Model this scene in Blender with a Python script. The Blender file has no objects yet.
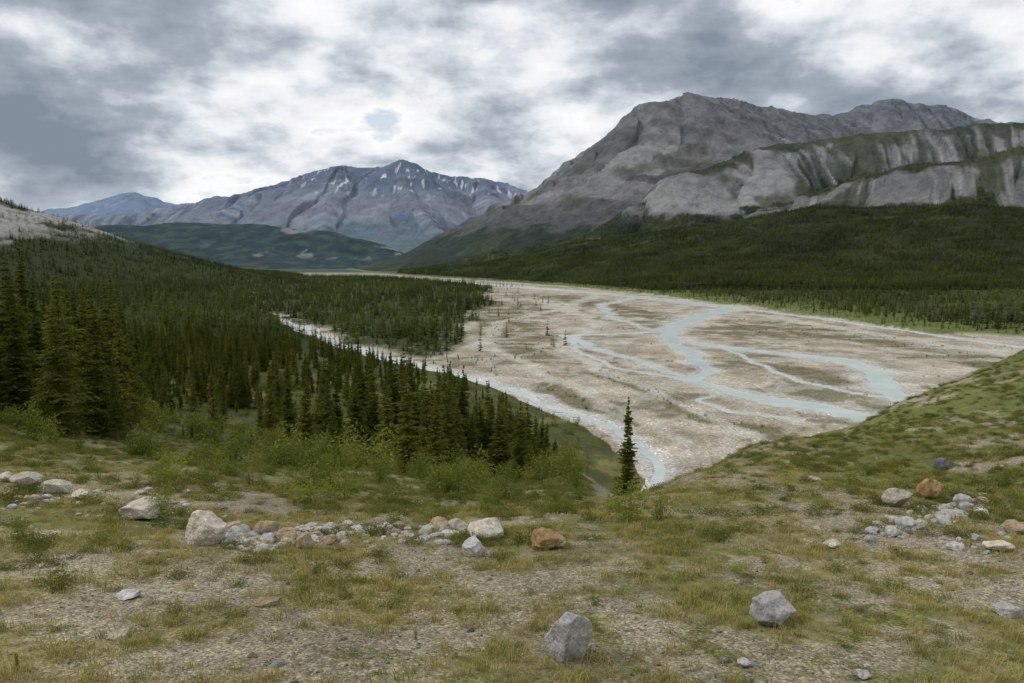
import bpy, math, numpy as np
from mathutils import Vector
rng=np.random.default_rng(7)
P=math.radians(6.64); FP=683.0; CP,SP=math.cos(P),math.sin(P)
FLOOR=-45.0
# ---------------------------------------------------------------- pixel helpers (image pixel coordinates to world points and back)
def ray(u,v):
    dx=(u-512)/FP; dy=-(v-341.5)/FP
    return dx, CP+dy*SP, -SP+dy*CP
def G(u,v,z=FLOOR):
    a,b,c=ray(u,v); k=z/c; return (a*k,b*k)
def R(u,v,depth):
    a,b,c=ray(u,v); k=depth/b; return (a*k,depth,c*k)
def proj(x,y,z):
    f=y*CP-z*SP; up=y*SP+z*CP
    f=np.maximum(f,.01)
    return 512+FP*x/f, 341.5-FP*up/f
# ---------------------------------------------------------------- noise
def _h(ix,iy,s):
    n=(ix.astype(np.int64)*374761393+iy.astype(np.int64)*668265263+s*974634777)&0xffffffff
    n=((n^(n>>13))*1274126177)&0xffffffff
    n=(n^(n>>16))&0xffff
    return n/65536.0
def perlin(x,y,s=0):
    x=np.asarray(x,float);y=np.asarray(y,float)
    ix=np.floor(x);iy=np.floor(y);fx=x-ix;fy=y-iy
    def g(a,b):
        t=_h(ix+a,iy+b,s)*6.28318
        return np.cos(t)*(fx-a)+np.sin(t)*(fy-b)
    u=fx*fx*fx*(fx*(fx*6-15)+10);v=fy*fy*fy*(fy*(fy*6-15)+10)
    a=g(0,0);b=g(1,0);c=g(0,1);d=g(1,1)
    return 1.5*((a+(b-a)*u)+((c+(d-c)*u)-(a+(b-a)*u))*v)
def fbm(x,y,s=0,o=4,g=.5):
    r=0;a=1;t=0
    for i in range(o):
        r=r+a*perlin(x*2**i+i*17.3,y*2**i-i*9.1,s+i);t+=a;a*=g
    return r/t
def ridged(x,y,s=0,o=4):
    r=0;a=1;t=0
    for i in range(o):
        r=r+a*(1-2*np.abs(perlin(x*2**i+i*7.7,y*2**i+i*3.1,s+i)));t+=a;a*=.5
    return r/t
def ss(a,b,x):
    t=np.clip((x-a)/(b-a),0,1);return t*t*(3-2*t)
def mix(a,b,t): return a+(b-a)*t
def mixc(c,col,t):
    t=np.clip(t,0,1)[...,None]; return c*(1-t)+np.asarray(col,float)*t
def smax(a,b,k):
    h=np.maximum(k-np.abs(a-b),0)/k
    return np.maximum(a,b)+h*h*k*.25
def pdist(x,y,poly):
    n=len(poly);dm=np.full(x.shape,1e12);ins=np.zeros(x.shape,bool)
    for i in range(n):
        ax,ay=poly[i];bx,by=poly[(i+1)%n];ex,ey=bx-ax,by-ay
        t=np.clip(((x-ax)*ex+(y-ay)*ey)/(ex*ex+ey*ey+1e-9),0,1)
        dm=np.minimum(dm,(x-ax-t*ex)**2+(y-ay-t*ey)**2)
        if ay!=by:
            c=((ay>y)!=(by>y))&(x<ex*(y-ay)/ey+ax); ins^=c
    d=np.sqrt(dm); return np.where(ins,d,-d)
def ldist(x,y,pts):
    dm=np.full(x.shape,1e9)
    for (ax,ay,aw),(bx,by,bw) in zip(pts[:-1],pts[1:]):
        ex,ey=bx-ax,by-ay
        t=np.clip(((x-ax)*ex+(y-ay)*ey)/(ex*ex+ey*ey+1e-9),0,1)
        dm=np.minimum(dm,np.hypot(x-ax-t*ex,y-ay-t*ey)/(aw+(bw-aw)*t))
    return dm
def ridge(x,y,pts,sl,base=FLOOR,w=30,p=1.6):
    best=np.full(x.shape,-1e9);T=np.zeros(x.shape);D=np.zeros(x.shape);ZR=np.ones(x.shape);cum=0
    for (ax,ay,az),(bx,by,bz) in zip(pts[:-1],pts[1:]):
        ex,ey=bx-ax,by-ay;L=math.hypot(ex,ey)
        t=np.clip(((x-ax)*ex+(y-ay)*ey)/(L*L),0,1)
        d=np.hypot(x-ax-t*ex,y-ay-t*ey); dd=np.sqrt(d*d+w*w)-w
        zr=az+(bz-az)*t; hh=np.maximum(zr-base,20)
        z=base-8+(hh+8)*np.maximum(1-dd*sl/(p*hh),0)**p
        m=z>best
        best=np.where(m,z,best);T=np.where(m,cum+t*L,T);D=np.where(m,d,D);ZR=np.where(m,zr,ZR);cum+=L
    return best,T,D,ZR
# ---------------------------------------------------------------- layout
rx=np.array([-300,-60,-20,-11,-5,-2,0,1.8,3.7,10.4,16.6,23.8,34,60,150,400.])
ry=np.array([30,20,16,14,12.6,11.4,11.3,13,17,28,31,41,45,60,80,80.])
LP=[G(640,478),G(600,445),G(570,424),G(545,408),G(500,393),G(450,378),G(400,366),G(350,352),G(318,342),G(285,325),G(270,310),G(285,296),G(300,285),G(310,277),(-1500,4200),(-9000,6000),(-9000,-900),(20,-900),(20,90)]
MP=[G(292,324),G(345,342),G(400,354),G(440,361),G(476,356),G(472,344),G(462,335),G(455,326),G(472,316),G(500,303),G(482,294),G(495,287),G(440,281),G(380,276.5),G(310,276),G(262,285),G(255,305)]
RP=[(900,250),(420,395),G(1024,337),G(960,334),G(900,328),G(850,320),G(790,311),G(740,305),G(690,299.5),G(640,293),G(560,286),G(500,281.5),G(430,277),G(370,273),(-2500,9000),(12000,14000),(12000,250)]
def ch(l): return [(*G(u,v),w) for u,v,w in l]
CH=[ch([(430,280,18),(560,290,12),(640,297,10),(690,303,10),(738,308,8),(702,315,9),(684,324,7),(668,334,5),(672,342,4),(690,355,3.5),(708,370,3),(692,381,3.2),(745,394,4.2),(810,406,4.6),(868,417,5),(905,425,5)]),
    ch([(676,339,3.5),(720,347,4),(790,353,5),(850,361,5),(884,375,5.4),(893,392,5.6),(905,404,4),(960,415,4)]),
    ch([(684,324,3),(650,332,3),(600,334,2.6),(565,336,3),(590,347,2.4),(640,360,2.0),(692,381,1.8)]),
    ch([(738,308,5),(800,316,3),(880,327,2.0),(960,339,2.0),(1060,352,2)]),
    ch([(560,335,1.4),(585,352,1.1),(610,366,1.0),(650,374,1.0),(700,384,1.3)]),
    ch([(640,297,5),(600,305,3),(610,316,2.5),(640,326,2.0),(668,334,2)]),
    ch([(720,347,1.2),(760,366,1.0),(800,380,1.0),(850,392,1.2),(893,398,1.6)]),
    ch([(735,390,1.2),(700,398,.9),(740,412,1.1),(800,420,1.3)])]
DRY=[ch([(540,300,9),(600,322,6),(560,345,4),(620,380,3),(700,410,2.5),(760,440,2.5)]),ch([(760,315,8),(840,328,7),(930,343,6),(1020,358,5)]),ch([(500,350,4),(540,372,3),(600,400,2.5),(680,440,2.5)]),ch([(600,293,9),(560,310,7),(500,322,5),(480,345,4)])]
VEG=[ch([(770,327,22),(860,339,20),(950,353,14),(1010,367,12)]),ch([(500,306,40),(505,326,18),(515,345,12),(540,360,6)]),ch([(560,297,30),(620,309,16),(650,318,8)]),ch([(735,360,6),(820,376,7),(855,384,4)]),ch([(720,322,8),(790,338,8)]),ch([(590,372,4),(650,392,4),(700,418,4),(760,430,4)]),ch([(540,385,4),(590,410,3),(625,425,2)])]
ST=ch([(285,318,7),(320,338,6),(350,348,5.5),(400,361,5),(450,374,5),(520,393,4.5),(565,410,4.5),(610,428,4.5),(635,446,4.5),(652,468,5),(650,490,5)])
SW=[(x,y,w*.27) for x,y,w in ST]
LH=[R(-260,128,1150),R(-90,170,1180),R(0,207,1250),R(60,233,1400),R(120,258,1600),R(175,271,1900)]
def valley(x,y):
    am=.6+.4*ss(250,900,y)
    wx=x+am*(7*perlin(x/45,y/45,31)+3*perlin(x/13,y/13,32)); wy=y+am*(7*perlin(x/45,y/45,33)+3*perlin(x/13,y/13,34))
    dl=pdist(wx,wy,LP);dr=pdist(wx+8*perlin(x/60,y/60,5),wy+14*perlin(x/60,y/60,6),RP);dm=pdist(wx+14*perlin(x/50,y/50,15),wy+16*perlin(x/50,y/50,16),MP)
    z=FLOOR+.35*fbm(x/25,y/25,2,3)+.10*perlin(x/4,y/4,3)
    z=z+np.where(dl>0,1.2*ss(0,4,dl)+20*(1-np.exp(-np.maximum(dl,0)/130)),0)
    z=z+np.where(dr>0,1.5*ss(0,4,dr)+26*(1-np.exp(-np.maximum(dr,0)/600)),0)
    z=z+np.where(dm>0,.7*ss(0,4,dm),0)
    z=z+np.where((dl>10)|(dr>10),2.0*fbm(x/60,y/60,9,3),0)
    zh,T,D,ZR=ridge(x,y,LH,.42,-45,40)
    zh=zh+10*fbm(x/150,y/150,77,4)*ss(10,80,zh+30)-6
    hill=zh>z
    z=smax(z,zh,6)
    ww=np.full(x.shape,1e9)
    for c in CH: ww=np.minimum(ww,ldist(wx,wy,c))
    ww=np.minimum(ww,ldist(wx,wy,SW))
    wst=ldist(wx,wy,ST)
    z=z-.55*(1-ss(.6,1.2,ww))
    return z,dl,dr,dm,ww,wst,hill,(D,ZR,zh,wx,wy)
def near(x,y):
    yy=np.maximum(y,-6)
    b=-2.2-.2*yy+np.where(x>0,13*(1-np.exp(-.000165*np.maximum(x,0)**3/13)),8*(1-np.exp(-.0058*x*x/8)))
    az=x/np.maximum(y,2)
    k=mix(.125,.36,ss(.06,.24,az))
    d=(y-np.interp(x,rx,ry)-.5*perlin(x/3,y/3,44))*.85
    g=np.where(d>20,d,np.log1p(np.exp(np.clip(d/.8,-30,30)))*.8)
    z=b-k*g
    z=z+.10*fbm(x/2.5,y/2.5,50,4)+.30*fbm(x/9,y/9,55,2)*ss(4,14,np.hypot(x,y))+.6*fbm(x/14,y/14,57,3)*ss(14,30,np.hypot(x,y))
    z=z+.5*ss(8,14,x)*np.maximum(0,perlin(x/5,y/5,61))
    return z,d
def Hg(x,y):
    x=np.asarray(x,float);y=np.asarray(y,float)
    v=valley(x,y);n,d=near(x,y)
    return smax(n,v[0],3.0),n,d,v
# mountains
A=[R(395,268,3300),R(440,254,3350),R(470,236,3500),R(520,209,3700),R(560,182,3850),R(600,151,4000),R(640,120,4150),R(665,103,4250),R(690,96,4300),R(720,101,4500),R(760,109,4800),R(800,116,5200),R(830,118,5400),R(870,104,5600),R(890,99,5700),R(930,106,5700),R(975,118,5600),R(1024,126,5500),R(1200,135,5400)]
A2=[R(690,98,4300),R(665,150,3800),R(640,205,3300)]
C=[R(610,238,2700),R(655,205,2800),R(700,172,2900),R(760,151,3000),R(850,136,3000),R(950,129,2900),R(1024,126,2800),R(1200,115,2600)]
Dd=[R(770,212,2350),R(810,196,2350),R(860,180,2300),R(920,165,2200),R(1024,149,2100),R(1200,125,2000)]
AP=[R(560,252,2700),R(640,238,2450),R(700,228,2350),R(760,222,2200),R(820,211,2100),R(900,216,1950),R(960,208,1850),R(1024,214,1800),R(1200,205,1650)]
def rmount(x,y):
    wx=x+60*fbm(x/500,y/500,101,3);wy=y+60*fbm(x/500,y/500,102,3)
    out=[]
    for i,(r,sl,w,p) in enumerate([(A,.80,60,1.6),(A2,.72,40,1.6),(C,.85,90,1.5),(Dd,.95,60,1.5),(AP,.27,200,1.5)]):
        z,T,D,ZR=ridge(wx,wy,r,sl,FLOOR,w,p)
        hf=np.clip((z+45)/(ZR+46),0,1)
        tw=.35*perlin(x/260,y/260,120)
        g=ridged(T/230+tw,D/1400+i*5,110+i*7,4);g2=ridged(T/70+2*tw,D/700+i*5,170+i*7,3)
        z=z+((80,80,38,34,6)[i]*(g-.25)+(28,28,20,18,0)[i]*(g2-.25))*ss(0,.35,hf)*ss(0,160,D)*(1.1-hf*.3)
        out.append((z,T,D,ZR,hf,g))
    Z=np.stack([o[0] for o in out]);k=Z.argmax(0)
    pick=lambda j:np.choose(k,[o[j] for o in out])
    z=Z.max(0)
    z=np.where(k>=2,smax(smax(Z[2],Z[3],30),Z[4],70),z)
    T=pick(1);D=pick(2);ZR=pick(3);hf=pick(4);g=pick(5)
    z=z+(18*fbm(x/170,y/170,130,5)+22*fbm(x/420,y/420,135,3))*ss(-20,250,z+45)
    z=z+np.where(k<4,9*ridged(x/75,y/110,137,3)*ss(60,200,z),0)
    st=(z+.3*x+60*fbm(x/250,y/250,151,4))/20.
    z=z+np.where(k<2,8*np.sin(st)*ss(100,300,z),0)
    drp=np.maximum(pdist(x,y,RP),0)
    z=np.minimum(z,-52+.25*drp+8e-7*drp**3)
    return z,k,T,D,ZR,hf,g
def rforest(x,y,z,k,T,D,hf,g):
    n=fbm(x/140,y/140,140,4); nt=fbm(T/60,D/700,141,3)
    fa=ss(40,-10,z-(95+110*n+150*np.maximum(nt,0)))
    lim=.40+.34*nt+.20*n
    fc=np.clip(ss(.05,-.03,hf-lim)+ss(.88,.95,hf+.14*n),0,1)
    f=np.where(k<2,fa,fc)
    f=np.maximum(f,np.where(k>=2,ss(.12,.24,fbm(T/50,D/1100,145,3)+.3*n)*ss(.95,.6,hf),0))
    f=np.where(k==4,1,f)
    return np.clip(f,0,1)
E=[R(20,214,9500),R(110,216,9300),R(170,208,9200),R(240,193,9000),R(280,183,8900),R(320,171,8800),R(345,165,8700),R(372,168,8700),R(398,161,8700),R(430,172,8800),R(450,178,8900),R(475,176,8900),R(500,181,9000),R(530,191,9000),R(600,200,9200)]
ES=[[R(345,165,8700),R(330,200,7600),R(320,235,6600)],[R(398,161,8700),R(410,195,7700),R(440,235,6700)],[R(280,183,8900),R(240,205,7900),R(170,222,7000)],[R(475,176,8900),R(490,205,7900),R(500,235,7000)]]
FH=[R(-40,236,5400),R(60,232,5600),R(120,224,5700),R(200,222,5800),R(270,225,5800),R(330,232,5600),R(370,245,5300),R(420,262,4900)]
GG=[R(-60,222,13000),R(20,212,13000),R(75,206,13000),R(110,197,13000),R(135,192,13000),R(165,202,13000),R(200,206,13000),R(300,210,13000)]
# ---------------------------------------------------------------- mesh helpers
def raw_mesh(name,V,Fq,mat,cols=None,smooth=True,link=True,attrs=None):
    me=bpy.data.meshes.new(name);V=np.asarray(V,np.float32);Fq=np.asarray(Fq,np.int32)
    nf,k=Fq.shape
    me.vertices.add(len(V));me.vertices.foreach_set('co',V.ravel())
    me.loops.add(nf*k);me.loops.foreach_set('vertex_index',Fq.ravel())
    me.polygons.add(nf);me.polygons.foreach_set('loop_start',np.arange(0,nf*k,k,dtype=np.int32))
    me.update(calc_edges=True)
    me.polygons.foreach_set('use_smooth',np.full(len(me.polygons),smooth))
    if cols is not None:
        a=me.color_attributes.new('Col','FLOAT_COLOR','POINT')
        c=np.ones((len(V),4),np.float32);c[:,:3]=cols;a.data.foreach_set('color',c.ravel())
    if attrs:
        for n,d in attrs.items():
            a=me.attributes.new(n,'FLOAT','POINT');a.data.foreach_set('value',np.asarray(d,np.float32))
    me.materials.append(mat)
    ob=bpy.data.objects.new(name,me)
    if link: bpy.context.scene.collection.objects.link(ob)
    return ob
def polar(a0,a1,na,r0,r1,nr,cx=0,cy=0,angs=None):
    a=np.radians(np.linspace(a0,a1,na)) if angs is None else angs
    r=np.exp(np.linspace(math.log(r0),math.log(r1),nr))
    Rr,Aa=np.meshgrid(r,a,indexing='ij')
    return cx+Rr*np.sin(Aa),cy+Rr*np.cos(Aa)
def qfaces(nr,na):
    i=np.arange(nr*na).reshape(nr,na)
    return np.stack([i[:-1,:-1],i[:-1,1:],i[1:,1:],i[1:,:-1]],-1).reshape(-1,4)
# ---------------------------------------------------------------- materials
def newmat(n):
    m=bpy.data.materials.new(n);m.use_nodes=True;nt=m.node_tree;b=nt.nodes['Principled BSDF'];b.inputs['Specular IOR Level'].default_value=.1
    b.inputs['Roughness'].default_value=.95
    return m,nt,b
def nd(nt,t,**kw):
    n=nt.nodes.new(t)
    for k,v in kw.items():
        if k in n.inputs: n.inputs[k].default_value=v
        else: setattr(n,k,v)
    return n
def ramp(nt,src,stops):
    r=nt.nodes.new('ShaderNodeValToRGB');e=r.color_ramp.elements
    while len(e)<len(stops): e.new(.5)
    for q,(p,c) in zip(e,stops): q.position=p;q.color=(*(c if hasattr(c,'__len__') else (c,c,c)),1)
    nt.links.new(src,r.inputs[0]);return r.outputs[0]
def mul(nt,a,b,f=1.0,mode='MULTIPLY'):
    m=nt.nodes.new('ShaderNodeMix');m.data_type='RGBA';m.blend_type=mode
    if hasattr(f,'links') or not isinstance(f,(int,float)): nt.links.new(f,m.inputs[0])
    else: m.inputs[0].default_value=f
    nt.links.new(a,m.inputs[6])
    if isinstance(b,tuple): m.inputs[7].default_value=(*b,1)
    else: nt.links.new(b,m.inputs[7])
    return m.outputs[2]
def noise(nt,pos,s,d=4,r=.6):
    n=nd(nt,'ShaderNodeTexNoise',Scale=s,Detail=d,Roughness=r);nt.links.new(pos,n.inputs['Vector']);return n
def ground_mat():
    m,nt,b=newmat('ground_soil_gravel');L=nt.links
    pos=nt.nodes.new('ShaderNodeNewGeometry').outputs['Position']
    col=nd(nt,'ShaderNodeAttribute',attribute_name='Col').outputs['Color']
    gr=nd(nt,'ShaderNodeAttribute',attribute_name='grav').outputs['Fac']
    v=nd(nt,'ShaderNodeTexVoronoi',Scale=46.0);L.new(pos,v.inputs['Vector'])
    sep=nt.nodes.new('ShaderNodeSeparateColor');L.new(v.outputs['Color'],sep.inputs[0])
    peb=ramp(nt,sep.outputs[0],[(0,.5),(.5,.95),(.85,1.3),(1,(1.8,1.8,1.85))])
    n1=ramp(nt,noise(nt,pos,9,5,.7).outputs['Fac'],[(.3,.55),(.7,1.45)])
    n2=ramp(nt,noise(nt,pos,.9,5,.7).outputs['Fac'],[(.3,.72),(.7,1.28)])
    v2=nd(nt,'ShaderNodeTexVoronoi',Scale=2.4);L.new(pos,v2.inputs['Vector'])
    s2=nt.nodes.new('ShaderNodeSeparateColor');L.new(v2.outputs['Color'],s2.inputs[0])
    cob=ramp(nt,s2.outputs[1],[(0,.7),(.8,1.0),(.96,1.4),(1,2.0)])
    n3=ramp(nt,noise(nt,pos,.07,5,.65).outputs['Fac'],[(.3,.74),(.7,1.26)])
    c=mul(nt,col,peb,gr)
    c=mul(nt,c,n1,.8);c=mul(nt,c,n2,1.0);c=mul(nt,c,n3,1.0)
    riv=nd(nt,'ShaderNodeAttribute',attribute_name='riv').outputs['Fac']
    c=mul(nt,c,cob,riv)
    L.new(c,b.inputs['Base Color'])
    bp=nd(nt,'ShaderNodeBump',Strength=.8,Distance=.012);L.new(v.outputs['Distance'],bp.inputs['Height']);bp.invert=True
    bp2=nd(nt,'ShaderNodeBump',Strength=.6,Distance=.05);L.new(noise(nt,pos,6,5,.7).outputs['Fac'],bp2.inputs['Height']);L.new(bp.outputs[0],bp2.inputs['Normal'])
    L.new(bp2.outputs[0],b.inputs['Normal']);return m
def mountain_mat(name,sc,dist,contrast=.3):
    m,nt,b=newmat(name);L=nt.links
    pos=nt.nodes.new('ShaderNodeNewGeometry').outputs['Position']
    col=nd(nt,'ShaderNodeAttribute',attribute_name='Col').outputs['Color']
    nn=noise(nt,pos,sc,9,.78).outputs['Fac']
    n1=ramp(nt,nn,[(.3,1-contrast),(.7,1+contrast)])
    L.new(mul(nt,col,n1,1.0),b.inputs['Base Color'])
    bp=nd(nt,'ShaderNodeBump',Strength=1.0,Distance=dist);L.new(nn,bp.inputs['Height'])
    L.new(bp.outputs[0],b.inputs['Normal']);return m
def leaf_mat(name,c1,c2,tr=.25,big=None):
    m,nt,b=newmat(name);L=nt.links
    b.inputs['Specular IOR Level'].default_value=.03
    o=nt.nodes.new('ShaderNodeObjectInfo').outputs['Random']
    pos=nt.nodes.new('ShaderNodeNewGeometry').outputs['Position']
    n=noise(nt,pos,1.3 if big is None else big,3,.6).outputs['Fac']
    ad=nd(nt,'ShaderNodeMath',operation='ADD');L.new(o,ad.inputs[0]);L.new(n,ad.inputs[1])
    hf=nd(nt,'ShaderNodeMath',operation='MULTIPLY');L.new(ad.outputs[0],hf.inputs[0]);hf.inputs[1].default_value=.5
    c=ramp(nt,hf.outputs[0],[(.2,c1),(.8,c2)])
    if big is not None:
        c=mul(nt,c,ramp(nt,n,[(.35,.6),(.65,1.45)]),1.0)
    L.new(c,b.inputs['Base Color'])
    t=nt.nodes.new('ShaderNodeBsdfTranslucent');L.new(c,t.inputs['Color'])
    mx=nt.nodes.new('ShaderNodeMixShader');mx.inputs[0].default_value=tr
    L.new(b.outputs[0],mx.inputs[1]);L.new(t.outputs[0],mx.inputs[2])
    L.new(mx.outputs[0],nt.nodes['Material Output'].inputs['Surface']);return m
def rock_mat(name,c1,c2,sc=6):
    m,nt,b=newmat(name);L=nt.links
    pos=nt.nodes.new('ShaderNodeTexCoord').outputs['Object']
    n=noise(nt,pos,sc,8,.7).outputs['Fac'];c=ramp(nt,n,[(.32,c1),(.62,c2)])
    n2=ramp(nt,noise(nt,pos,sc*6,4,.7).outputs['Fac'],[(.3,.65),(.7,1.25)])
    o=nt.nodes.new('ShaderNodeObjectInfo').outputs['Random'];c=mul(nt,mul(nt,c,n2,1.0),ramp(nt,o,[(0,.75),(1,1.15)]),1.0)
    L.new(c,b.inputs['Base Color'])
    bp=nd(nt,'ShaderNodeBump',Strength=1.0,Distance=.04);L.new(noise(nt,pos,sc*1.6,9,.75).outputs['Fac'],bp.inputs['Height']);L.new(bp.outputs[0],b.inputs['Normal']);return m
M_ground=ground_mat()
M_mt=mountain_mat('mountain_rock',.016,46,.48);M_far=mountain_mat('distant_rock',.005,60,.32)
M_needle=leaf_mat('spruce_needles',(.066,.092,.016),(.195,.21,.038),.42)
M_needle_far=leaf_mat('spruce_needles_far',(.034,.056,.011),(.092,.116,.022),.2,.008)
M_leaf=leaf_mat('willow_leaves',(.08,.11,.020),(.23,.25,.05),.3)
M_mat=leaf_mat('dwarf_shrub_leaves',(.07,.09,.02),(.20,.20,.045),.25)
M_grass=leaf_mat('dry_grass',(.19,.19,.05),(.42,.35,.12),.3)
M_bark=newmat('bark')[0];M_bark.node_tree.nodes['Principled BSDF'].inputs['Base Color'].default_value=(.09,.07,.055,1)
RM={'cream':rock_mat('cream_limestone',(.36,.31,.24),(.62,.57,.48)),'grey':rock_mat('grey_limestone',(.23,.23,.225),(.58,.565,.54)),
 'tan':rock_mat('tan_sandstone',(.24,.17,.10),(.46,.37,.25)),'orange':rock_mat('rusty_sandstone',(.17,.10,.045),(.38,.27,.13)),'dark':rock_mat('dark_rock',(.07,.075,.08),(.18,.19,.20))}
# ---------------------------------------------------------------- ground sheet
def haze(c,x,y,k=1.0):  # aerial haze painted into the vertex colour, bluer with distance
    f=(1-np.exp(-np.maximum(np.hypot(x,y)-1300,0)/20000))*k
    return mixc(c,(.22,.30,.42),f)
angs=np.radians(np.concatenate([np.linspace(-180,-46,60)[:-1],np.linspace(-46,46,1250),np.linspace(46,180,60)[1:]]))
NR=900
X,Y=polar(0,0,0,3.2,15000,NR,0,-5,angs);NA=len(angs)
x=X.ravel();y=Y.ravel()
z,n,d,v=Hg(x,y);vz,dl,dr,dm,ww,wst,hill,(hD,hZR,hz,wxx,wyy)=v
nearm=ss(2,-1,vz-n)
c=np.zeros((len(x),3))
nA=fbm(x/22,y/30,201,5);nB=fbm(x/7,y/7,202,4);nC=fbm(x/70,y/80,203,5,.6);nS=ridged(x/50+nC,y/45,204,4)
c[:]=(.31,.27,.205)
c=mixc(c,(.40,.365,.30),ss(.0,.3,nA)*.8)
c=mixc(c,(.17,.15,.11),ss(.05,.3,-nA+.3*nB)*.4)
veg=np.full(x.shape,1e9)
for q in VEG: veg=np.minimum(veg,ldist(wxx,wyy,q))
vg=ss(1.6,.6,veg+1.1*nA+.7*nB)
c=mixc(c,(.12,.115,.06),np.maximum(vg*.9,ss(.03,.18,nC+.35*nB)*.75))
c=mixc(c,(.19,.15,.095),vg*ss(.0,.25,nB)*.8)
dry=np.full(x.shape,1e9)
for q in DRY: dry=np.minimum(dry,ldist(wxx,wyy,q))
c=mixc(c,(.42,.395,.345),ss(1.6,.5,dry+.8*nB)*.75)
c=mixc(c,(.40,.375,.32),ss(.50,.75,nS)*.6)
c=mixc(c,(.43,.41,.37),ss(3.0,1.1,ww+.9*nB)*.7)
c=mixc(c,(.44,.42,.39),ss(1.4,.8,wst+.6*nB))
fl=ss(2600,3200,y)
gL=np.zeros_like(c);gL[:]=(.060,.068,.022);gL=mixc(gL,(.14,.13,.045),ss(.0,.3,nA+.4*nB)*ss(400,150,y));gL=mixc(gL,(.022,.032,.010),ss(150,400,y))
c=np.where((dl>0)[:,None],gL,c)
gM=mixc(np.tile((.042,.052,.020),(len(x),1)),(.17,.16,.10),ss(.12,.32,nB+nA*.5)*ss(25,5,dm))
tM=ss(-3,5,dm+6*nB);c=c*(1-tM[:,None])+gM*tM[:,None]
c=mixc(c,(.04,.055,.02),fl)
gR=mixc(np.tile((.026,.039,.013),(len(x),1)),(.05,.07,.02),ss(0,.3,nA));gR=mixc(gR,(.10,.12,.035),ss(90,15,dr+60*nA))
c=np.where((dr>0)[:,None],gR,c)
hr=(hz+45)/(hZR+46)
hs=ss(.34,.42,hr+.5*fbm(x/60,y/60,210,4))*ss(.74,.66,hr+.25*fbm(x/50,y/50,211,3))*ss(-640,-800,x)
hcol=mixc(np.tile((.25,.245,.23),(len(x),1)),(.13,.13,.12),ss(0,.3,nB+nA))
c=np.where(hill[:,None],np.tile((.022,.033,.011),(len(x),1))*(1-hs[:,None])+hcol*hs[:,None],c)
m1=fbm(x/1.6,y/1.6,220,4);m2=fbm(x/.5,y/.5,221,3);m3=fbm(x/6,y/6,222,3)
gn=np.tile((.25,.215,.15),(len(x),1));gn=mixc(gn,(.21,.175,.075),ss(-.15,.22,m1)*.9);gn=mixc(gn,(.145,.145,.045),ss(.05,.3,m3+m2*.5))
gn=mixc(gn,(.115,.125,.038),ss(5,12,x)*ss(11,17,y+.3*x)*ss(-.35,.05,m1+m3))
gn=mixc(gn,(.11,.115,.038),ss(.5,6,d)*ss(6,0,x)*(.5+.5*ss(-.2,.2,m1)))
gn=mixc(gn,(.065,.075,.024),ss(10,25,d)*ss(16,6,x))
gn=mixc(gn,(.25,.23,.17),ss(6,18,d)*ss(.08,.18,x/np.maximum(y,1)))
c=c*(1-nearm[:,None])+gn*nearm[:,None]
grav=nearm*ss(3,-1,d)*ss(.5,-.1,m1+m3)
isr=((dl<0)&(dr<0)&(dm<0))*(1-nearm)
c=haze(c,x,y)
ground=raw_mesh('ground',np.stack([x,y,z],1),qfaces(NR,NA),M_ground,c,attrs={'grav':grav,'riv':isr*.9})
# river water
wm=((ww<1.35)&(nearm<.5)&(z<-44)).reshape(NR,NA)
f=qfaces(NR,NA);wf=f[wm.ravel()[f].any(1)]
uq,inv=np.unique(wf,return_inverse=True)
mw,nt,b=newmat('glacial_water');b.inputs['Roughness'].default_value=.3;b.inputs['Specular IOR Level'].default_value=.4
pos=nt.nodes.new('ShaderNodeNewGeometry').outputs['Position']
nt.links.new(ramp(nt,noise(nt,pos,.09,6,.7).outputs['Fac'],[(.3,(.29,.38,.37)),(.7,(.52,.56,.53))]),b.inputs['Base Color'])
bp=nd(nt,'ShaderNodeBump',Strength=.6,Distance=.2);nt.links.new(noise(nt,pos,1.2,5,.7).outputs['Fac'],bp.inputs['Height']);nt.links.new(bp.outputs[0],b.inputs['Normal'])
raw_mesh('river',np.stack([x[uq],y[uq],np.full(len(uq),FLOOR-.12)],1),inv.reshape(-1,4),mw)
# ---------------------------------------------------------------- right mountain
X,Y=polar(-14,47,1100,600,7500,450);x=X.ravel();y=Y.ravel()
z,k,T,D,ZR,hf,g=rmount(x,y);fo=rforest(x,y,z,k,T,D,hf,g)
s1=fbm(T/45,D/900,150,4);s2=fbm(x/250,y/250,151,4);s3=fbm(T/14,D/300,152,3)
st=np.sin((z+.3*x+60*s2)/20.)*.5+.5
c=np.tile((.19,.19,.186),(len(x),1));c=mixc(c,(.32,.315,.31),ss(-.1,.35,s1+.5*s3));c=mixc(c,(.085,.085,.083),ss(.0,.35,-s1)*.8)
c=mixc(c,(.115,.10,.08),st*ss(-.1,.25,s2)*.85);c=mixc(c,(.10,.11,.055),ss(.08,.3,s2+.3*s1)*ss(800,200,z)*.9)
c=mixc(c,(.12,.12,.12),ss(500,900,z)*.5)
cc=mixc(np.tile((.24,.24,.235),(len(x),1)),(.09,.092,.078),ss(-.08,.3,s1+.5*s3));cc=mixc(cc,(.40,.395,.385),ss(.05,.35,-s1+s3*.5)*.8)
cc=mixc(cc,(.07,.08,.035),ss(.02,.22,s2+.4*s1)*.8)
c=np.where((k>=2)[:,None],cc,c)
fc=mixc(np.tile((.024,.038,.012),(len(x),1)),(.08,.095,.027),ss(-.05,.3,s2)*.5+.4*ss(.8,.95,hf)*((k==2)|(k==3)))
c=c*(1-fo[:,None])+fc*fo[:,None]
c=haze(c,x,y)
raw_mesh('mountain',np.stack([x,y,z],1),qfaces(450,1100),M_mt,c)
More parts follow.
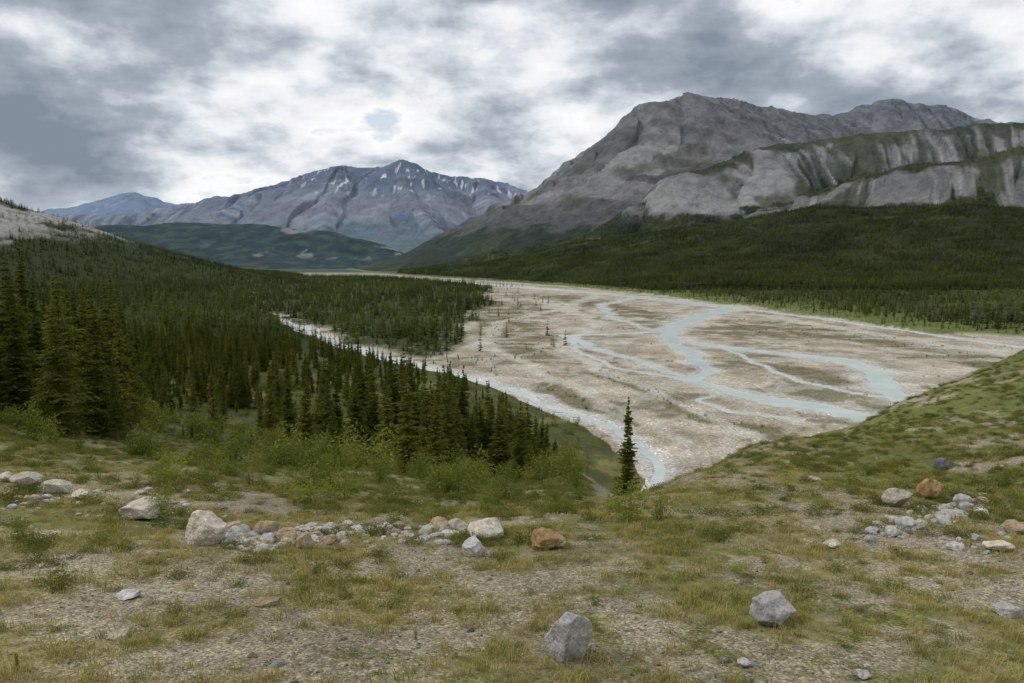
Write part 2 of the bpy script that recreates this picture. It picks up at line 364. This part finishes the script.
# far mountain
X,Y=polar(-44,12,900,4800,11500,320);x=X.ravel();y=Y.ravel()
wx=x+120*fbm(x/900,y/900,301,3);wy=y+120*fbm(x/900,y/900,302,3)
z,T,D,ZR=ridge(wx,wy,E,.62,FLOOR,40)
for s in ES:
    z2,T2,D2,_=ridge(wx,wy,s,.6,FLOOR,40);m=z2>z;z=np.where(m,z2,z);T=np.where(m,T2+5000,T);D=np.where(m,D2,D)
g=ridged(T/420,D/2500,310,4)
z=z+150*(g-.3)*ss(100,600,z)*ss(0,350,D)+70*fbm(x/350,y/350,311,5,.6)*ss(0,400,z)
s1=fbm(T/120,D/1500,312,4);s2=fbm(x/600,y/600,313,4)
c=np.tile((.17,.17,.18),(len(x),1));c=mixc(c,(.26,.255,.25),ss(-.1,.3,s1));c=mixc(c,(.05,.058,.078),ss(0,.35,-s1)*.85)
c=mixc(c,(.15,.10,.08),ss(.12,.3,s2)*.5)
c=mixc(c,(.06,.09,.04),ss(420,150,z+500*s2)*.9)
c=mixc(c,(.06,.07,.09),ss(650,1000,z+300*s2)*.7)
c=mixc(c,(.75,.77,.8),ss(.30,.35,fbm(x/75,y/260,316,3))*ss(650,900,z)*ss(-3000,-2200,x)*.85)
c=mixc(c,(.21,.30,.45),.38*np.ones(len(x)))  # even blue mix: aerial haze painted into the far rock colour
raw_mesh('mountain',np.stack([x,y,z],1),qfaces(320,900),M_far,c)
X,Y=polar(-46,0,500,3600,8000,160);x=X.ravel();y=Y.ravel()
z,T,D,ZR=ridge(x,y,FH,.35,FLOOR,120)
z=z+40*fbm(x/400,y/400,320,5)*ss(-40,80,z)-5
s2=fbm(x/260,y/500,321,4)
c=mixc(np.tile((.018,.032,.020),(len(x),1)),(.045,.065,.034),ss(-.1,.3,fbm(x/120,y/120,322,3)));c=mixc(c,(.25,.25,.22),ss(.18,.30,s2)*ss(0,60,z)*ss(-2600,-1500,x))
c=mixc(c,(.14,.24,.38),.15*np.ones(len(x)))  # faint blue haze painted into the hill's own colour
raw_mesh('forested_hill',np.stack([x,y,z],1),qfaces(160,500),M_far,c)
X,Y=polar(-46,-5,300,11500,15500,60);x=X.ravel();y=Y.ravel()
z,T,D,ZR=ridge(x,y,GG,.6,FLOOR,60);z=z+70*fbm(x/500,y/500,330,4)
c=mixc(np.tile((.13,.13,.15),(len(x),1)),(.20,.30,.44),.68*np.ones(len(x)))  # rock colour mostly replaced by painted blue distance haze
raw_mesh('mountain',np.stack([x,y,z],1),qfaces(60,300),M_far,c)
# ---------------------------------------------------------------- prototypes
def coll(name): return bpy.data.collections.new(name)
def spruce(name,h,rm,seed,lv,nb,tw,col,mat,low=.04,gap=.10):
    r=np.random.default_rng(seed);V=[];Fc=[];q_=h/10
    def tri(a,b,c_): i=len(V);V.extend([a,b,c_]);Fc.append((i,i+1,i+2))
    lean=r.normal(0,.012,2)
    def ax(zz): return np.array([lean[0]*zz,lean[1]*zz,zz])
    nt_=5;tr=.012*h
    for j in range(nt_):
        a,b=j/nt_*6.283,(j+1)/nt_*6.283
        tri(ax(0)+[tr*math.cos(a),tr*math.sin(a),-.4],ax(0)+[tr*math.cos(b),tr*math.sin(b),-.4],ax(h))
    nbark=len(Fc)
    ph=r.uniform(0,6.28,3)
    for k in range(lv):
        f=low+(.995-low)*(k+r.uniform(-.4,.4))/lv
        f=min(max(f,.03),.995)
        prof=(1-f)**.85*min(1,.55+f*3.5)*(1+.22*math.sin(f*19+ph[0])+.14*math.sin(f*43+ph[1]))
        for q in range(nb):
            if r.random()<gap: continue
            a=r.uniform(0,6.283);L=max(rm*prof*r.uniform(.5,1.3),.07*q_)
            dr=np.array([math.cos(a),math.sin(a),0]);sd=np.array([-math.sin(a),math.cos(a),0])
            o=ax(f*h);dp=r.uniform(.15,.5)
            def pt(s): return o+dr*L*s+np.array([0,0,-dp*L*s+.28*L*s*s])
            if tw==0:
                w=L*.42;m_=pt(.5)
                tri(pt(0)+[0,0,.04*h*.3],m_-sd*w-[0,0,.1*L],pt(1));tri(pt(0)+[0,0,.04*h*.3],pt(1),m_+sd*w-[0,0,.1*L])
            else:
                tri(pt(0)-[0,0,.03*q_],pt(0)+[0,0,.03*q_],pt(.95))
                for s in np.linspace(.12,.95,tw):
                    for sg in (-1,1):
                        l=L*(.5-.32*s)*r.uniform(.7,1.3)+.05*q_*min(1,L/(.3*q_))
                        p=pt(s);e=p+sd*sg*l*.8+dr*l*.65-np.array([0,0,l*r.uniform(.05,.55)])
                        wv=(dr*.075+np.array([0,0,r.uniform(-.05,.05)]))*q_*min(1,.4+L/(.8*q_))
                        tri(p-wv,p+wv,e)
                        tri(p+[0,0,.04*q_],p-[0,0,.09*q_],e-[0,0,.03*q_])
    ob=raw_mesh(name,V,Fc,mat,smooth=False,link=False)
    ob.data.materials.append(M_bark)
    mi=np.zeros(len(ob.data.polygons),np.int32);mi[:nbark]=1;ob.data.polygons.foreach_set('material_index',mi)
    col.objects.link(ob);return ob
def bush(name,seed,h,rad,nl,ls,col,mat,stems=7,narrow=False):
    r=np.random.default_rng(seed);V=[];Fc=[]
    for s in range(stems):
        a=r.uniform(0,6.28);t=r.uniform(.1,1);top=np.array([math.cos(a)*rad*t,math.sin(a)*rad*t,h*r.uniform(.6,1)*(1-.35*t*t)])
        base=np.array([math.cos(a)*.08,math.sin(a)*.08,0]);w=np.array([-math.sin(a),math.cos(a),0])*.012*h
        i=len(V);V.extend([base-w,base+w,top]);Fc.append((i,i+1,i+2))
        for q in range(nl//stems):
            f=r.uniform(.12,1)
            p=base+(top-base)*f+r.normal(0,1,3)*np.array([1,1,.6])*(rad*(.10 if narrow else .22)*(1.15-f*.5))
            p[2]=max(p[2],.01)
            d1=r.normal(0,1,3);d1/=np.linalg.norm(d1);d2=np.cross(d1,r.normal(0,1,3));d2/=np.linalg.norm(d2)
            l=ls*r.uniform(.6,1.3)
            i=len(V);V.extend([p-d1*l*.5,p+d2*l*.35,p+d1*l*.6]);Fc.append((i,i+1,i+2))
    ob=raw_mesh(name,V,Fc,mat,smooth=False,link=False);col.objects.link(ob);return ob
def tuft(name,seed,h,nb,col,mat,spread=.06):
    r=np.random.default_rng(seed);V=[];Fc=[]
    for q in range(nb):
        a=r.uniform(0,6.28);b=np.array([r.normal(0,spread),r.normal(0,spread),-.01]);hh=h*r.uniform(.5,1.1)
        d_=np.array([math.cos(a),math.sin(a),0]);w=np.array([-math.sin(a),math.cos(a),0])*.0035
        m_=b+d_*hh*.18+[0,0,hh*.65];e=b+d_*hh*r.uniform(.35,.8)+[0,0,hh]
        i=len(V);V.extend([b-w,b+w,m_+w*.8,m_-w*.8,e]);Fc+= [(i,i+1,i+2),(i,i+2,i+3),(i+3,i+2,i+4)]
    ob=raw_mesh(name,V,Fc,mat,smooth=False,link=False);col.objects.link(ob);return ob
import bmesh
def rock_geo(seed,sub,nf=16,rough=.05,flat=1.0):
    r=np.random.default_rng(seed);bm=bmesh.new();bmesh.ops.create_icosphere(bm,subdivisions=sub,radius=1)
    V=np.array([v_.co[:] for v_ in bm.verts]);Fc=np.array([[v_.index for v_ in f_.verts] for f_ in bm.faces]);bm.free()
    N=r.normal(0,1,(nf,3));N/=np.linalg.norm(N,axis=1)[:,None];dd=r.uniform(.62,1.0,nf)
    dt=V@N.T;q=np.where(dt>.05,dd/np.maximum(dt,.05),9);q=np.sort(q,1);rad=np.minimum(q[:,0],1.15)
    soft=q[:,1]-q[:,0];rad=rad-.02*np.exp(-soft/.04)
    V=V*rad[:,None]
    nn=fbm(V[:,0]*2.2+seed,V[:,1]*2.2+V[:,2]*1.7,seed,4)+fbm(V[:,2]*2.5,V[:,0]*2+V[:,1]*1.1+3,seed+9,3)
    V=V*(1+rough*nn)[:,None];V[:,2]*=flat
    return V,Fc
def scatter(name,Pn,rot,scl,idx,col):
    me=bpy.data.meshes.new(name);N=len(Pn);me.vertices.add(N);me.vertices.foreach_set('co',np.asarray(Pn,np.float32).ravel())
    a=me.attributes.new('rot','FLOAT_VECTOR','POINT');a.data.foreach_set('vector',np.asarray(rot,np.float32).ravel())
    a=me.attributes.new('scl','FLOAT_VECTOR','POINT');a.data.foreach_set('vector',np.asarray(scl,np.float32).ravel())
    a=me.attributes.new('idx','INT','POINT');a.data.foreach_set('value',np.asarray(idx,np.int32))
    ob=bpy.data.objects.new(name,me);bpy.context.scene.collection.objects.link(ob)
    ng=bpy.data.node_groups.new(name+'_gn','GeometryNodeTree')
    ng.interface.new_socket('Geometry',in_out='INPUT',socket_type='NodeSocketGeometry');ng.interface.new_socket('Geometry',in_out='OUTPUT',socket_type='NodeSocketGeometry')
    gi=ng.nodes.new('NodeGroupInput');go=ng.nodes.new('NodeGroupOutput');ip=ng.nodes.new('GeometryNodeInstanceOnPoints')
    ci=ng.nodes.new('GeometryNodeCollectionInfo');ci.inputs['Collection'].default_value=col;ci.inputs['Separate Children'].default_value=True;ci.inputs['Reset Children'].default_value=True
    def na(n_,t):
        q=ng.nodes.new('GeometryNodeInputNamedAttribute');q.data_type=t;q.inputs['Name'].default_value=n_;return q.outputs['Attribute']
    ng.links.new(gi.outputs[0],ip.inputs['Points']);ng.links.new(ci.outputs[0],ip.inputs['Instance']);ip.inputs['Pick Instance'].default_value=True
    ng.links.new(na('idx','INT'),ip.inputs['Instance Index']);ng.links.new(na('rot','FLOAT_VECTOR'),ip.inputs['Rotation']);ng.links.new(na('scl','FLOAT_VECTOR'),ip.inputs['Scale'])
    ng.links.new(ip.outputs[0],go.inputs[0])
    md=ob.modifiers.new('scatter','NODES');md.node_group=ng;return ob
CN=coll('spruce_near')
for i in range(8): spruce('spruce_proto_%d'%i,10,[1.15,1.4,.95,1.6,1.25,1.0,1.5,.8][i],400+i,[50,44,52,42,46,54,46,50][i],7,5,CN,M_needle,[.04,.06,.12,.03,.08,.16,.04,.2][i],[.1,.15,.25,.1,.15,.2,.1,.35][i])
CF=coll('spruce_far')
for i in range(6): spruce('spruce_far_proto_%d'%i,10,[1.2,1.5,1.0,1.7,1.3,1.4][i],500+i,18,5,0,CF,M_needle_far)
CB=coll('bushes')
for i in range(5): bush('willow_proto_%d'%i,600+i,1,.55,700,.075,CB,M_leaf,9)
for i in range(3): bush('poplar_proto_%d'%i,620+i,1,.22,420,.06,CB,M_leaf,4,True)
CM=coll('mats')
for i in range(4): bush('mat_proto_%d'%i,640+i,.16,.32,600,.035,CM,M_mat,24)
CG=coll('tufts')
for i in range(5): tuft('tuft_proto_%d'%i,660+i,.12,34,CG,M_grass)
CS=coll('stones')
for i in range(8):
    V,Fc=rock_geo(700+i,2,12,.04,.6);ob=raw_mesh('stone_proto_%d'%i,V,Fc,RM[['grey','cream','grey','tan','tan','dark','cream','tan'][i]],smooth=False,link=False);CS.objects.link(ob)
def tup(N,s,sz=None,tilt=.03):
    rot=np.stack([rng.normal(0,tilt,N),rng.normal(0,tilt,N),rng.uniform(0,6.283,N)],1)
    return rot,np.stack([s*rng.uniform(.8,1.2,N),s*rng.uniform(.8,1.2,N),(s if sz is None else sz)],1)
# ---------------------------------------------------------------- forests
def polar_pts(N,a0,a1,r0,r1,p=2):
    a=np.radians(rng.uniform(a0,a1,N));r=(rng.uniform(r0**p,r1**p,N))**(1/p);return r*np.sin(a),r*np.cos(a)
x,y=polar_pts(16000,-52,6,26,330,1.45)
z,n,d,v=Hg(x,y);u_,v_=proj(x,y,z);dl,dm=v[1],v[3];az=x/y;r_=np.hypot(x,y)
cl=fbm(x/14,y/14,810,3)
lim=np.interp(u_,[-400,0,60,120,200,260,340,430,480,530,560],[215,236,242,264,288,308,334,358,374,400,436])
den=np.where(u_<290,.40,.045)
den=np.where((u_>150)&(u_<330)&(r_<80),.14,den)
den=np.where((((u_-225)/95)**2+((v_-440)/42)**2<1)&(r_<170),.02,den)
den=np.where((u_>270)&(v_<=400),.13,den)
den=den*np.clip(.7+2.8*cl,.05,1.4)*ss(26,40,r_)
den=np.where((u_>290)&(u_<530)&(r_>42)&(r_<76),np.clip(.24+1.3*cl,.03,.5),den)
den=np.where((dl<4)|(u_>560)|(d<8),0,den)
dens_in_mid=np.where(dm>3,np.clip(.75+1.9*cl,.1,1),.05*(dm>-30)*(dl<-8));den=np.maximum(den,dens_in_mid)
kp=rng.random(len(x))<den;x,y,z,u_,v_,lim=[q[kp] for q in (x,y,z,u_,v_,lim)]
h=rng.uniform(6.0,14.5,len(x))*np.where(rng.random(len(x))<.25,.5,1)
h=np.where(np.hypot(x,y)<140,h*1.15,h*.9)
a,b,c_=ray(u_,lim);hmax=(c_/b)*y-z
h=np.minimum(h,np.maximum(hmax*rng.uniform(.55,1.06,len(x)),2.0))
rot,scl=tup(len(x),h/10*np.clip(11/h,1,1.5)**.5,h/10)
scatter('spruce_forest',np.stack([x,y,z-.1],1),rot,scl,rng.integers(0,8,len(x)),CN)
# farther floor forest
x,y=polar_pts(90000,-46,42,330,2600,1.5)
z,n,d,v=Hg(x,y);dl,dr,dm=v[1],v[2],v[3]
zm=rmount(x,y)[0];cl=fbm(x/45,y/45,820,3)
den=np.where(dl>4,np.clip(.95+1.2*cl,.1,1),0);den=np.maximum(den,np.where(dm>3,np.clip(.9+2*cl,.1,1),.04*((dm>-60)&(dl<-8)&(dr<-20))));den=np.maximum(den,np.where((dr>3),np.clip(.85+2*cl,.15,1),0))
hzr=(v[7][2]+45)/(v[7][1]+46);hs=ss(.34,.42,hzr+.5*fbm(x/60,y/60,210,4))*ss(.74,.66,hzr+.25*fbm(x/50,y/50,211,3))*ss(-640,-800,x)
den=np.where(v[6]&(hs>.4),.06,den);den=np.where(zm>z,0,den)
kp=rng.random(len(x))<den;x,y,z=x[kp],y[kp],z[kp];drk=dr[kp];dmk=dm[kp]
h=rng.uniform(4.,12,len(x))*np.where((drk>0)&(drk<25),.6,1)
rot,scl=tup(len(x),h/10*1.35*np.where(dmk>0,1.15,1),h/10)
scatter('spruce_forest',np.stack([x,y,z-.1],1),rot,scl,rng.integers(0,6,len(x)),CF)
# mountain forest
x,y=polar_pts(130000,-13,42,620,3000,1.5)
rm=rmount(x,y);z=rm[0];fo=rforest(x,y,z,rm[1],rm[2],rm[3],rm[5],rm[6]);zg=Hg(x,y)[0];cl=fbm(x/60,y/60,821,4)
kp=(fo>.5)&(z>zg)&(rng.random(len(x))<np.where((rm[5]>.8)&(rm[1]!=4),.25,np.clip(.8+2.2*cl,.08,1)))
x,y,z=x[kp],y[kp],z[kp];h=rng.uniform(4,13,len(x))
rot,scl=tup(len(x),h/10*1.3,h/10)
scatter('spruce_forest',np.stack([x,y,z-.2],1),rot,scl,rng.integers(0,6,len(x)),CF)
# lone spruce
x0,y0=R(627,480,34)[:2];z0=float(Hg([x0],[y0])[0][0])
a,b,c_=ray(629,394);top=(c_/b)*y0
ob=spruce('spruce_tree',top-z0,.62,937,62,8,6,bpy.context.scene.collection,M_needle,.06,.25);ob.location=(x0,y0,z0-.05)
# willow bushes on the slope behind the crest and among the trees
x,y=polar_pts(7000,-50,9,12,215,1.25);z,n,d,v=Hg(x,y);az=x/y;cb=fbm(x/7,y/7,830,3)
kp=(d>.9)&(az<.10)&((v[1]>3)|(d<80))&(rng.random(len(x))<np.where(d<6,.30,.55)*np.clip(.5+3.0*cb,0.04,1))
x,y,z,d=[q[kp] for q in(x,y,z,d)];N=len(x);h=rng.uniform(.2,.75,N)*(1+ss(2,18,d)*1.5)
idx=rng.integers(0,8,N);h=np.where(idx>4,h*1.5,h);rot,scl=tup(N,h*1.1,h)
scatter('willow_shrubs',np.stack([x,y,z-.03],1),rot,scl,idx,CB)
# low shrubs dotted over the gravel bars
x,y=polar_pts(12000,-14,40,150,900,1.4);z,n,d,v=Hg(x,y);vv=np.full(x.shape,1e9)
for q in VEG: vv=np.minimum(vv,ldist(x,y,q))
kp=(v[1]<-3)&(v[2]<-3)&(v[3]<3)&(v[4]>2.2)&(v[5]>1.3)&(d>60)&(rng.random(len(x))<np.where(vv+1.1*fbm(x/22,y/30,201,5)<1.2,.7,.06));x,y,z=x[kp],y[kp],z[kp];N=len(x)
h=rng.uniform(.3,1.1,N);rot,scl=tup(N,h*1.8,h)
scatter('gravel_bar_shrubs',np.stack([x,y,z],1),rot,scl,rng.integers(0,4,N),CB)
pts=[(628,520,.85),(612,512,.4),(660,520,.5),(640,500,.35),(60,590,.3),(20,545,.45),(100,545,.35),(690,470,.5),(165,520,.7),(310,505,1.0),(345,500,.9),(595,605,.14),(36,560,.3),(580,500,.4),(555,505,.5),(175,618,.22),(20,672,.2),(415,640,.12)]
def hit(u,v):
    a,b,c=ray(u,v);k=np.exp(np.linspace(math.log(2.5),math.log(120),3000))
    zz=Hg(a*k,b*k)[0];w=np.where(zz>c*k)[0]
    i=w[0] if len(w) else 0
    return a*k[i],b*k[i],float(zz[i]),k[i]
P3=[hit(u,v) for u,v,_ in pts]
scatter('poplar_saplings',[p[:3] for p in P3],[(0,0,i) for i in range(len(pts))],[(q[2]*1.1,q[2]*1.1,q[2]) for q in pts],[5+i%3 if q[2]>.25 else i%4 for i,q in enumerate(pts)],CB)
# low shrub mats
x,y=polar_pts(15000,-48,46,4,62,1.2);z,n,d,v=Hg(x,y)
pr=ss(4,12,x)*ss(10,17,y+.3*x);nn=fbm(x/2.2,y/2.2,222,3);sl_=ss(0,2,d)*ss(45,25,d)*(x/y<.12)
kp=((d<3)|(sl_>0))&(rng.random(len(x))<np.clip(pr*(.75+nn)+.09+.5*ss(.05,.3,nn)+sl_*.7,0,1))
x,y,z=x[kp],y[kp],z[kp];N=len(x);s=rng.uniform(.3,1.1,N)*(.4+.6*ss(4,12,y));rot,scl=tup(N,s,s*rng.uniform(.5,1.3,N),.1)
scatter('dwarf_shrub_mats',np.stack([x,y,z-.02],1),rot,scl,rng.integers(0,4,N),CM)
# grass
x,y=polar_pts(34000,-48,46,3.2,34,1.15);z,n,d,v=Hg(x,y);m1=fbm(x/1.6,y/1.6,220,4)
kp=(d<5)&(rng.random(len(x))<np.clip(.42+1.8*m1,.06,1));x,y,z=x[kp],y[kp],z[kp];N=len(x);s=rng.uniform(.25,1.0,N)**1.3;rot,scl=tup(N,s*1.1,s,.1)
scatter('grass',np.stack([x,y,z],1),rot,scl,rng.integers(0,5,N),CG)
# gravel
x,y=polar_pts(45000,-48,46,3.0,30,1.1);z,n,d,v=Hg(x,y)
kp=(d<1.5)&(rng.random(len(x))<np.clip(.8-1.6*fbm(x/1.6,y/1.6,220,4),.1,1));x,y,z=x[kp],y[kp],z[kp];N=len(x);s=.005+.012*rng.random(N)**3+.05*(rng.random(N)<.022)*rng.random(N);rot,scl=tup(N,s,s,.4)
scatter('gravel',np.stack([x,y,z],1),rot,scl,rng.integers(0,8,N),CS)
# ---------------------------------------------------------------- boulders
B=[(570,660,50,56,'grey'),(775,628,46,32,'grey'),(474,557,25,18,'grey'),(200,545,44,36,'cream'),(136,521,42,22,'cream'),(53,494,26,17,'cream'),(21,488,30,15,'cream'),(77,500,20,11,'cream'),(3,482,16,12,'cream'),
(265,537,28,18,'tan'),(284,542,24,14,'tan'),(303,549,22,16,'tan'),(232,531,20,10,'tan'),(330,545,14,10,'tan'),(438,530,20,12,'tan'),(458,532,22,14,'cream'),(484,540,40,22,'cream'),(546,550,40,20,'orange'),(398,530,16,10,'tan'),
(900,508,34,22,'cream'),(932,500,28,22,'orange'),(945,470,18,12,'dark'),(833,549,18,9,'cream'),(1004,552,30,11,'cream'),(1018,534,28,12,'tan'),(1012,618,28,16,'grey'),(958,551,18,9,'grey'),(908,529,20,12,'grey'),(893,537,18,12,'grey'),(965,505,16,11,'grey'),(745,668,14,9,'grey'),(117,640,24,7,'cream'),(816,482,12,6,'cream'),(864,680,18,10,'grey'),(126,600,28,7,'grey'),(266,607,26,6,'tan')]
for i,(u,v,w,h,cl) in enumerate(B):
    xx,yy,zz,k=hit(u,v);sx=w/FP*k*.5;sz=h/FP*k*.56
    V,Fc=rock_geo(1000+i*3,5 if w>40 else 4 if w>18 else 3,15,.09,1.0)
    V=V/np.array([np.abs(V[:,0]).max(),np.abs(V[:,1]).max(),np.abs(V[:,2]).max()])
    V=V*[sx,sx*.85,sz]
    ob=raw_mesh('boulder',V,Fc,RM[cl],smooth=False);ob.location=(xx,yy+sx*.5,zz+sz*.62)
def pile(name,specs):
    Vs=[];Fs=[];ms=[];off=0;keys=list(RM)
    for j,(u,v,w,cl) in enumerate(specs):
        xx,yy,zz,k=hit(u,v);s=w/FP*k*.5;V,Fc=rock_geo(2000+j%37,2,12,.05,.75);t=rng.uniform(0,6.28);ct,st_=math.cos(t),math.sin(t)
        V=np.stack([V[:,0]*ct-V[:,1]*st_,V[:,0]*st_+V[:,1]*ct,V[:,2]],1)*s*np.array([1.1,.9,rng.uniform(.7,1)])+[xx,yy,zz+s*.25]
        Vs.append(V);Fs.append(Fc+off);off+=len(V);ms+=[keys.index(cl)]*len(Fc)
    ob=raw_mesh(name,np.concatenate(Vs),np.concatenate(Fs),RM[keys[0]],smooth=False)
    for k_ in keys[1:]: ob.data.materials.append(RM[k_])
    ob.data.polygons.foreach_set('material_index',np.array(ms,np.int32))
def cl_(): return rng.choice(['grey','grey','grey','cream','tan','dark'],p=[.3,.25,.15,.15,.1,.05])
sp=[]
for q in range(180):
    t=rng.random();u=212+t*133;sp.append((u,527+18*t**.7*rng.random()+24*math.exp(-((u-250)/35)**2)*rng.random()+rng.normal(0,2),rng.uniform(5,15),cl_()))
for q in range(100): sp.append((rng.uniform(340,475),534+rng.normal(0,4),rng.uniform(3,13),cl_()))
for q in range(60): sp.append((rng.uniform(-20,190),486+rng.normal(0,4)+.16*rng.uniform(0,190),rng.uniform(3,10),cl_()))
pile('rock_pile',sp)
sp=[]
for q in range(85):
    u=rng.uniform(868,985);sp.append((u,540-.32*(u-868)+rng.normal(0,6),rng.uniform(3,15),cl_()))
for q in range(30): sp.append((rng.uniform(940,1030),548+rng.normal(0,7),rng.uniform(3,9),cl_()))
pile('rock_pile',sp)
# ---------------------------------------------------------------- world
w=bpy.data.worlds.new('World');bpy.context.scene.world=w;w.use_nodes=True;nt=w.node_tree;L=nt.links;nt.nodes.clear()
out=nt.nodes.new('ShaderNodeOutputWorld');bg=nt.nodes.new('ShaderNodeBackground');L.new(bg.outputs[0],out.inputs[0])
SE,SA=math.radians(40),math.radians(-88)
sky=nt.nodes.new('ShaderNodeTexSky');sky.sky_type='NISHITA';sky.sun_disc=False;sky.sun_elevation=SE;sky.sun_rotation=SA
tc=nt.nodes.new('ShaderNodeTexCoord').outputs['Generated']
sx=nt.nodes.new('ShaderNodeSeparateXYZ');L.new(tc,sx.inputs[0])
def mth(op,a,b=None,cl=False):
    m=nt.nodes.new('ShaderNodeMath');m.operation=op;m.use_clamp=cl
    for i,q in enumerate((a,b)):
        if q is None: continue
        if isinstance(q,(int,float)): m.inputs[i].default_value=q
        else: L.new(q,m.inputs[i])
    return m.outputs[0]
zc=mth('MAXIMUM',sx.outputs[2],0.0);den=mth('ADD',zc,.40)
cv=nt.nodes.new('ShaderNodeCombineXYZ');L.new(mth('DIVIDE',sx.outputs[0],den),cv.inputs[0]);L.new(mth('DIVIDE',sx.outputs[1],den),cv.inputs[1]);L.new(mth('ADD',mth('MULTIPLY',zc,1.6),5.1),cv.inputs[2])
def cn(s,d,r,dist):
    n=nd(nt,'ShaderNodeTexNoise',Scale=s,Detail=d,Roughness=r,Distortion=dist);L.new(cv.outputs[0],n.inputs['Vector']);return n.outputs['Fac']
n1=cn(2.3,7,.52,.1);n2=cn(7.0,7,.56,.1)
s_=mth('ADD',mth('MULTIPLY',n1,.70),mth('MULTIPLY',n2,.30))
cloud=ramp(nt,s_,[(.38,(1.0,1.0,1.0)),(.445,(.86,.88,.91)),(.49,(.62,.67,.73)),(.54,(.38,.43,.50)),(.63,(.23,.275,.34))])
thin=ramp(nt,s_,[(.34,1.0),(.385,0.0)])
skc=mul(nt,sky.outputs[0],(.12,.12,.12),1.0)
mx=mul(nt,cloud,skc,mth('MULTIPLY',thin,.5),'MIX')
hz=ramp(nt,zc,[(0,.5),(.10,0)])
mx=mul(nt,mx,(.84,.88,.92),hz,'MIX')
ze=ramp(nt,zc,[(.38,0),(.75,.8)])
mx=mul(nt,mx,(1.3,1.32,1.35),ze,'MIX')
L.new(mx,bg.inputs[0]);bg.inputs[1].default_value=1.0
sun=bpy.data.lights.new('sun','SUN');sun.energy=1.5;sun.angle=math.radians(10);sun.color=(1,.95,.87)
so=bpy.data.objects.new('sun',sun);bpy.context.scene.collection.objects.link(so)
dv=Vector((math.sin(SA)*math.cos(SE),math.cos(SA)*math.cos(SE),math.sin(SE)))
so.rotation_euler=dv.to_track_quat('Z','Y').to_euler()
cam=bpy.data.cameras.new('camera');cam.sensor_width=36;cam.lens=36*FP/1024;cam.clip_end=40000;cam.clip_start=.1
co=bpy.data.objects.new('camera',cam);bpy.context.scene.collection.objects.link(co);co.rotation_euler=(math.pi/2-P,0,0);bpy.context.scene.camera=co
s=bpy.context.scene;s.view_settings.view_transform='Standard';s.view_settings.look='None';s.view_settings.exposure=0
